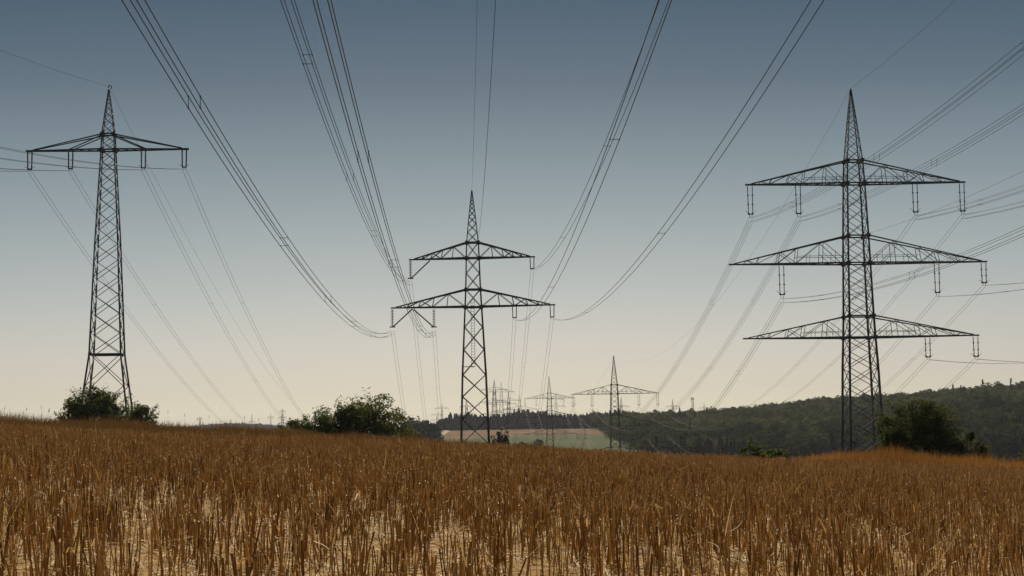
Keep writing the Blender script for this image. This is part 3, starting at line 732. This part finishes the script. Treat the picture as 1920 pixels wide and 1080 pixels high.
# --- left pylon: one level
BL = math.radians(-6.0)
PL = Pylon('lattice_pylon', 'left pylon with a single crossarm level, straddling the broad dark bush', (200, 800), 155, BL)
prL = finish_base(levels(PL, (202, 163), (200, 780), [(800, 93), (665, 58.5), (460, 43), (282, 25), (252, 22.5)]))
zpkL = PL.uz(201.5, 168)[1]
legs, br = mast_parts(prL, .74, .17, .068)
for z, w in prL[-2:]: belt(br, w, z, .14); gusset(br, w, z, .30)
belt(br, 58.5 * 155 / 3000, PL.uz(201, 665)[1], .15)
for l in legs: l.build('leg', M_STEEL, PL.root)
br.build('lattice_bracing', M_STEEL, PL.root)
peak_part(PL, prL, zpkL, .95, .13, .06, loop=True)
zt_, zb_ = PL.uz(202, 253)[1], PL.uz(202, 281)[1]
for tx_, ty_ in ((52, 283.5), (351, 279.5)):
    u, z = PL.uz(tx_, ty_); arm_mesh(prL, zt_, zb_, u, z, (.44, .6), .115, .05, 'plain').build('crossarm', M_STEEL, PL.root)
ATT_L = {}
for k, (x, y0, y1) in {'P1': (56, 285, 321), 'P2': (132.5, 284, 320), 'P3': (269, 282, 318.5), 'P4': (345.5, 281, 317)}.items():
    u, zt_ = PL.uz(x, y0); _, zb_ = PL.uz(x, y1)
    twin_insulator(PL, 'insulator', u, zt_, zb_, .42, .085, M_INS, 1, True); ATT_L[k] = PL.world(u, 0, zb_)
ATT_L['E1'] = PL.world(0, 0, zpkL + .3)

# --- the next two pylons of the right line, copies of the first with all their parts
def copy_tree(o, parent=None, m=None):
    c = o.copy(); C.objects.link(c); c.parent = parent
    for ch in list(o.children): copy_tree(ch, c, m)
    return c
SPAN_R2 = None
def place_copy(px, py_arm, Y, bearing, label):
    p = at(px, py_arm, Y); zarm = PR.uz(1606, 344.5)[1]
    r = copy_tree(PR.root); r.location = (p[0], p[1], p[2] - zarm); r.rotation_euler = (0, 0, -bearing); r['label'] = label
    return np.array([p[0], p[1], p[2] - zarm])
T2 = place_copy(1152, 738.5, 473, math.radians(-3.2), 'second pylon of the right line, with hanging insulators, rising before the dark wood')
T3 = place_copy(1030, 747, 815, math.radians(-3.5), 'third and slimmest lattice pylon of the right line, standing in the green valley field')
def loc_of(base, bearing, u, z): return base + np.array([math.cos(bearing), -math.sin(bearing), 0]) * u + np.array([0, 0, z])

# --- far pylons beyond the woods: single small meshes
def far_pylon(label, px, ytop, Y, H, arms, w0=5.0, th=.34, group='distant pylons beyond the woods'):
    """arms: (fraction of height, half span)"""
    top = at(px, ytop, Y); B = Bars(); H2 = H
    cs0, cs1 = corners(w0), corners(w0 * .32); zt1 = H * .80
    for k in range(4):
        B.bar((*cs0[k], 0), (*cs1[k], zt1), th, th * .8); B.bar((*cs1[k], zt1), (0, 0, H), th * .8, th * .5)
        n = 8; k2 = (k + 1) % 4
        for q in range(n):
            f0, f1 = q / n, (q + 1) / n; a = cs0[k] * (1 - f0) + cs1[k] * f0; b_ = cs0[k2] * (1 - f1) + cs1[k2] * f1
            a2 = cs0[k2] * (1 - f0) + cs1[k2] * f0; b2 = cs0[k] * (1 - f1) + cs1[k] * f1
            B.bar((*a, zt1 * f0), (*b_, zt1 * f1), th * .45); B.bar((*a2, zt1 * f0), (*b2, zt1 * f1), th * .45)
    for f, hs in arms:
        z = H * f; rise = hs * .20
        for s in (-1, 1):
            for j in (-1, 1):
                B.bar((s * .6, j * .7, z), (s * hs, 0, z), th * .8); B.bar((s * .6, j * .6, z + rise), (s * hs, 0, z + .1), th * .6)
            for q in (.35, .65): B.bar((s * hs * q, 0, z), (s * hs * q, 0, z + rise * (1 - q)), th * .45)
            for q in (.55, 1.0): B.bar((s * hs * q, 0, z), (s * hs * q, 0, z - 3.2), th * .5)
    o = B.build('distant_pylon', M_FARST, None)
    o.location = (top[0], top[1], top[2] - H); o.rotation_euler = (0, 0, rng.uniform(-.15, .3))
    return tag(o, label, 'pylon', group)
A3 = [(.82, 12.5), (.60, 14.5), (.40, 13.5)]; A2 = [(.76, 10.5), (.55, 13.5)]; A1 = [(.80, 8.5)]; A3s = [(.86, 6.0), (.68, 7.5), (.50, 9.0)]
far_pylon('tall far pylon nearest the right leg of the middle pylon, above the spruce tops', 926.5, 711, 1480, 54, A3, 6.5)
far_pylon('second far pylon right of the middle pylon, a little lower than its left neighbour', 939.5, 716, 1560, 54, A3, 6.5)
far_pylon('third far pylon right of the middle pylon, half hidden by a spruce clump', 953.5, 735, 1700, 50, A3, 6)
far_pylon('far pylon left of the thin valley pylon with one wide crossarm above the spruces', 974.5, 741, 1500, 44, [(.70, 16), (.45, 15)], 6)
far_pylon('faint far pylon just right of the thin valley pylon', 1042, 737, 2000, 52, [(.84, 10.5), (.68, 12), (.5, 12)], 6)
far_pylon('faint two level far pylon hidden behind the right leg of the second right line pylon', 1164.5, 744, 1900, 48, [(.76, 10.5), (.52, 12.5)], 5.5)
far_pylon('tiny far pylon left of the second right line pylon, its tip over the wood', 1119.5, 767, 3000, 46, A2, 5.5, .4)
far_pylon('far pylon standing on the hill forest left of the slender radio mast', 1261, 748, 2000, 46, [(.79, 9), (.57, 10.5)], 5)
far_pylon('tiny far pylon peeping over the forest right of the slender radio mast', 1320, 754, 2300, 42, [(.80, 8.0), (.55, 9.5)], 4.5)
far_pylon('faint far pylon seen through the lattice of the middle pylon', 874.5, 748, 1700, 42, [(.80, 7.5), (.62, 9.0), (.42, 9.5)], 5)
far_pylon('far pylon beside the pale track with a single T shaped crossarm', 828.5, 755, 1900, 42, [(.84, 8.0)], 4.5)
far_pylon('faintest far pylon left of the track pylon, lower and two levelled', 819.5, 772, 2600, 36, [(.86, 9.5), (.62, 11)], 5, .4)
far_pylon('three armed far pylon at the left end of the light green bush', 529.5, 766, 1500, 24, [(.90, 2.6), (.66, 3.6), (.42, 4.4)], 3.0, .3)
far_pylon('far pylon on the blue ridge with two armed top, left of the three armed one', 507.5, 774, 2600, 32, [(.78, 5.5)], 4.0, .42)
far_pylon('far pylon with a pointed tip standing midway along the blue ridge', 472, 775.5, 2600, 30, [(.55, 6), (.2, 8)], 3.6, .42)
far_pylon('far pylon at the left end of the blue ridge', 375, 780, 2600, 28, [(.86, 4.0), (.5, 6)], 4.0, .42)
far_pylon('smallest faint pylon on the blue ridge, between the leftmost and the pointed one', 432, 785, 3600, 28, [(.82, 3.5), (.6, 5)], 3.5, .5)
# slender mast on the hill
mp = at(1298.5, 746, 1500); B = Bars(); Hm = 40
for k, cxy in enumerate(corners(2.6)): B.bar((*cxy, 0), (*(cxy * .45), Hm), .32, .26)
for q in range(14):
    f0, f1 = q / 14, (q + 1) / 14; c0, c1 = corners(2.6 * (1 - .55 * f0)), corners(2.6 * (1 - .55 * f1))
    for k in range(4): B.bar((*c0[k], Hm * f0), (*c1[(k + 1) % 4], Hm * f1), .15)
mo = empty('radio_mast', (mp[0], mp[1], mp[2] - Hm)); tag(mo, 'slender radio mast rising from the hill forest with a bracket on top', 'mast')
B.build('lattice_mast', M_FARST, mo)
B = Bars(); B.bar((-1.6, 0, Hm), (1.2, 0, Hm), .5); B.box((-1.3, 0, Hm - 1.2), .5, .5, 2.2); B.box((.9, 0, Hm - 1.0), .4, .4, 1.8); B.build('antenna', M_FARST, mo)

# ------------------------------------------------------------------ conductors
def tube(pts, r, k=6):
    pts = np.asarray(pts); n = len(pts); d = np.gradient(pts, axis=0); d /= np.linalg.norm(d, axis=1)[:, None]
    x = np.cross(d, [0, 0, 1.0]); x /= np.linalg.norm(x, axis=1)[:, None]; y = np.cross(d, x); V = np.zeros((n, k, 3))
    for j in range(k):
        a = 2 * math.pi * (j + .5) / k; V[:, j] = pts + x * math.cos(a) * r + y * math.sin(a) * r
    idx = np.arange(n - 1)[:, None] * k
    Q = np.concatenate([np.concatenate([idx + j, idx + (j + 1) % k, idx + k + (j + 1) % k, idx + k + j], 1) for j in range(k)])
    return V.reshape(-1, 3), Q
def span(label, A, D, sag, n, r=.017, gap=.42, group=None, sp0=14, spd=27, tmax=1.0, seg=70, single=False, name='conductor_bundle', m=None):
    m = m or M_WIRE
    A = np.asarray(A, float); D = np.asarray(D, float); t = np.linspace(0, 1, seg) ** 1.15 * tmax
    cen = np.outer(t, D); cen[:, 2] -= 4 * sag * t * (1 - t)
    hd = D / np.linalg.norm(D[:2]); side = np.array([hd[1], -hd[0], 0])
    if n == 1:
        V, Q = tube(cen, r); o = mesh_obj(name, V, [Q], m, smooth=True); o.location = A
        return tag(o, label, 'wire', group)
    root = empty(name, A); tag(root, label, 'power line', group)
    offs = [side * s * gap / 2 + np.array([0, 0, h * gap]) for s in (-1, 1) for h in ((0,) if n == 2 else (0, -1))]
    for of in offs:
        V, Q = tube(cen + of, r); mesh_obj('wire', V, [Q], m, root, True)
    Ln = np.linalg.norm(D) * tmax; d = sp0; k = 0
    while d < Ln - 8:
        tt = d / Ln * tmax; c = D * tt; c = c - np.array([0, 0, 4 * sag * tt * (1 - tt)])
        o_ = [c + q for q in offs]
        if n == 2: prs = [(o_[0], o_[1])]
        else: prs = [(o_[0], o_[2]), (o_[1], o_[3])] if k % 2 == 0 else [(o_[0], o_[1]), (o_[2], o_[3])]
        for a, b in prs:
            B = Bars(); B.bar(a, b, .022)
            for q in (a, b): B.bar(q - hd * .08, q + hd * .08, .046)
            B.build('spacer', M_FIT, root)
        d += spd * (1 + .05 * math.sin(k * 2.1)); k += 1
    return root

G1 = 'overhead conductors of the middle pylon coming over the field'
DC = (8.71, -290, 18.9); SC = 11.3
span('four wire bundle sweeping overhead from the lower left arm tip of the middle pylon', ATT_C['LO'], DC, SC, 4, group=G1, sp0=18)
span('four wire bundle rising overhead from the upper left arm of the middle pylon', ATT_C['LU'], DC, SC, 4, group=G1, sp0=30)
span('four wire bundle rising overhead from the lower left inner insulator of the middle pylon', ATT_C['LI'], DC, SC, 4, group=G1, sp0=10)
span('two wire bundle rising overhead from the upper right arm of the middle pylon', ATT_C['RU'], DC, SC, 2, group=G1, sp0=22, spd=44)
span('two wire bundle rising overhead from the lower right inner insulator of the middle pylon', ATT_C['RI'], DC, SC, 2, group=G1, sp0=40, spd=50)
span('two wire bundle sweeping overhead from the lower right arm tip of the middle pylon', ATT_C['RO'], DC, SC, 2, group=G1, sp0=58, spd=60)
span('thin ground wire running overhead from the tip of the middle pylon', ATT_C['E1'], DC, SC * .8, 1, r=.013, name='ground_wire')
span('heavier ground wire running overhead from the upper crossarm root of the middle pylon', ATT_C['E2'], DC, SC * .9, 1, r=.019, name='ground_wire')
G2 = 'conductors of the middle pylon descending into the valley'
DC2 = (-9.5, 330, -34); SC2 = 17.0
for k, n, lab in (('LO', 4, 'from the lower left arm tip'), ('LU', 4, 'from the upper left arm'), ('LI', 4, 'from the lower left inner insulator'), ('RU', 2, 'from the upper right arm'), ('RI', 2, 'from the lower right inner insulator'), ('RO', 2, 'from the lower right arm tip')):
    span('faint bundle dropping away ' + lab + ' of the middle pylon', ATT_C[k], DC2, SC2, 2, r=.016, group=G2, sp0=40, spd=50)
DR = (8.39, -230, 19.4); SR = 9.33
G3 = 'conductors of the right pylon running out past the right edge'
for k, n, lab in (('T1', 4, 'top left arm tip'), ('T2', 4, 'top left inner insulator'), ('T3', 4, 'top right inner insulator'), ('T4', 4, 'top right arm tip'), ('M2', 4, 'middle left insulator'), ('M3', 2, 'middle right inner insulator'), ('M4', 2, 'middle right arm tip'), ('L3', 2, 'bottom right inner insulator'), ('L4', 2, 'bottom right arm tip')):
    span('bundle leaving past the right edge from the ' + lab + ' of the right pylon', ATT_R[k], DR, SR, n, gap=.46, r=.016, group=G3, sp0=20 + 3 * len(lab) % 9, spd=33)
span('single ground wire slanting up to the top right from the tip of the right pylon', ATT_R['E1'], (DR[0], DR[1], DR[2] + 4), SR * .8, 1, r=.014, name='ground_wire')
span('single ground wire leaving right from the middle crossarm root of the right pylon', ATT_R['E2'], (DR[0] + 3, DR[1], DR[2] + 2), SR * .85, 1, r=.013, name='ground_wire')
G4 = 'conductors between the right pylon and the second one of its line'
b2, b3 = math.radians(-3.2), math.radians(-3.5)
LOC = {k: (PR.uz(x, y1)[0], PR.uz(x, y1)[1]) for k, (x, y0, y1) in INS_R.items()}
G5 = 'conductors between the second and third pylons of the right line'
for k, lab in (('T1', 'top left arm tips'), ('T2', 'top left inner insulators'), ('T3', 'top right inner insulators'), ('T4', 'top right arm tips'), ('M2', 'middle left insulators'), ('M3', 'middle right inner insulators'), ('M4', 'middle right arm tips'), ('L3', 'bottom right inner insulators'), ('L4', 'bottom right arm tips')):
    e2 = loc_of(T2, b2, *LOC[k]); e3 = loc_of(T3, b3, *LOC[k])
    span('bundle between the ' + lab + ' of the tallest pylon and the next one', ATT_R[k], e2 - ATT_R[k], 14.5, 4 if k in ('T1', 'T2', 'M2') else 2, r=.015, gap=.46, group=G4, sp0=30, spd=38)
    span('faint bundle between the ' + lab + ' of the two valley pylons', e2, e3 - e2, 19, 2, r=.02, gap=.5, group=G5, sp0=1e9)
e2 = loc_of(T2, b2, 0, zpk); e3 = loc_of(T3, b3, 0, zpk)
span('thin ground wire between the tips of the tallest pylon and the next one', ATT_R['E1'], e2 - ATT_R['E1'], 12.0, 1, r=.012, name='ground_wire')
span('faint ground wire between the tips of the two valley pylons', e2, e3 - e2, 14.0, 1, r=.012, name='ground_wire')
DL = (-19.33 + 37, -290, 12.5); SL = 15.0
DL = (-19.3, -290, 12.5)
G6 = 'conductors of the left pylon running out past the left edge'; G7 = 'conductors of the left pylon descending towards the blue ridge'
for k, lab in (('P1', 'outer left'), ('P2', 'inner left'), ('P3', 'inner right'), ('P4', 'outer right')):
    span('bundle leaving past the left edge from the ' + lab + ' insulator of the left pylon', ATT_L[k], DL, SL, 2, group=G6, gap=.40, r=.015, sp0=1e9, m=M_SHADEWIRE)
    span('bundle descending rightward from the ' + lab + ' insulator of the left pylon', ATT_L[k], (-12.6, 290, -33.1), 8.22, 2, group=G7, gap=.40, r=.014, sp0=46, spd=48)
span('single ground wire leaving left from the hooked tip of the left pylon', ATT_L['E1'], DL, SL * .8, 1, r=.012, name='ground_wire', m=M_SHADEWIRE)
span('single ground wire descending rightward from the hooked tip of the left pylon', ATT_L['E1'], (-12.6, 290, -33.1), 8.22 * .8, 1, r=.011, name='ground_wire')

# ------------------------------------------------------------------ air
HAZE = 5.6e-5
def haze():
    B = Bars(); zlo = float(Z_.min()) - 1.0; zhi = 75.0
    hv = []; S = 31000.0
    for z in (zlo, zhi):
        for x, y in ((-S, -S), (S, -S), (S, S), (-S, S)): hv.append((x, y, z))
    hq = [(3, 2, 1, 0), (4, 5, 6, 7), (0, 1, 5, 4), (1, 2, 6, 5), (2, 3, 7, 6), (3, 0, 4, 7)]
    m = bpy.data.materials.new('haze'); m.use_nodes = True; t = m.node_tree; t.nodes.clear()
    out = t.nodes.new('ShaderNodeOutputMaterial'); v = t.nodes.new('ShaderNodeVolumePrincipled')
    v.inputs['Color'].default_value = (.80, .84, .92, 1); v.inputs['Density'].default_value = HAZE; v.inputs['Anisotropy'].default_value = .35
    t.links.new(v.outputs[0], out.inputs['Volume'])
    o = mesh_obj('haze', hv, [np.array(hq)], m); tag(o, 'thin warm summer haze over the valley', kind='stuff')
haze()
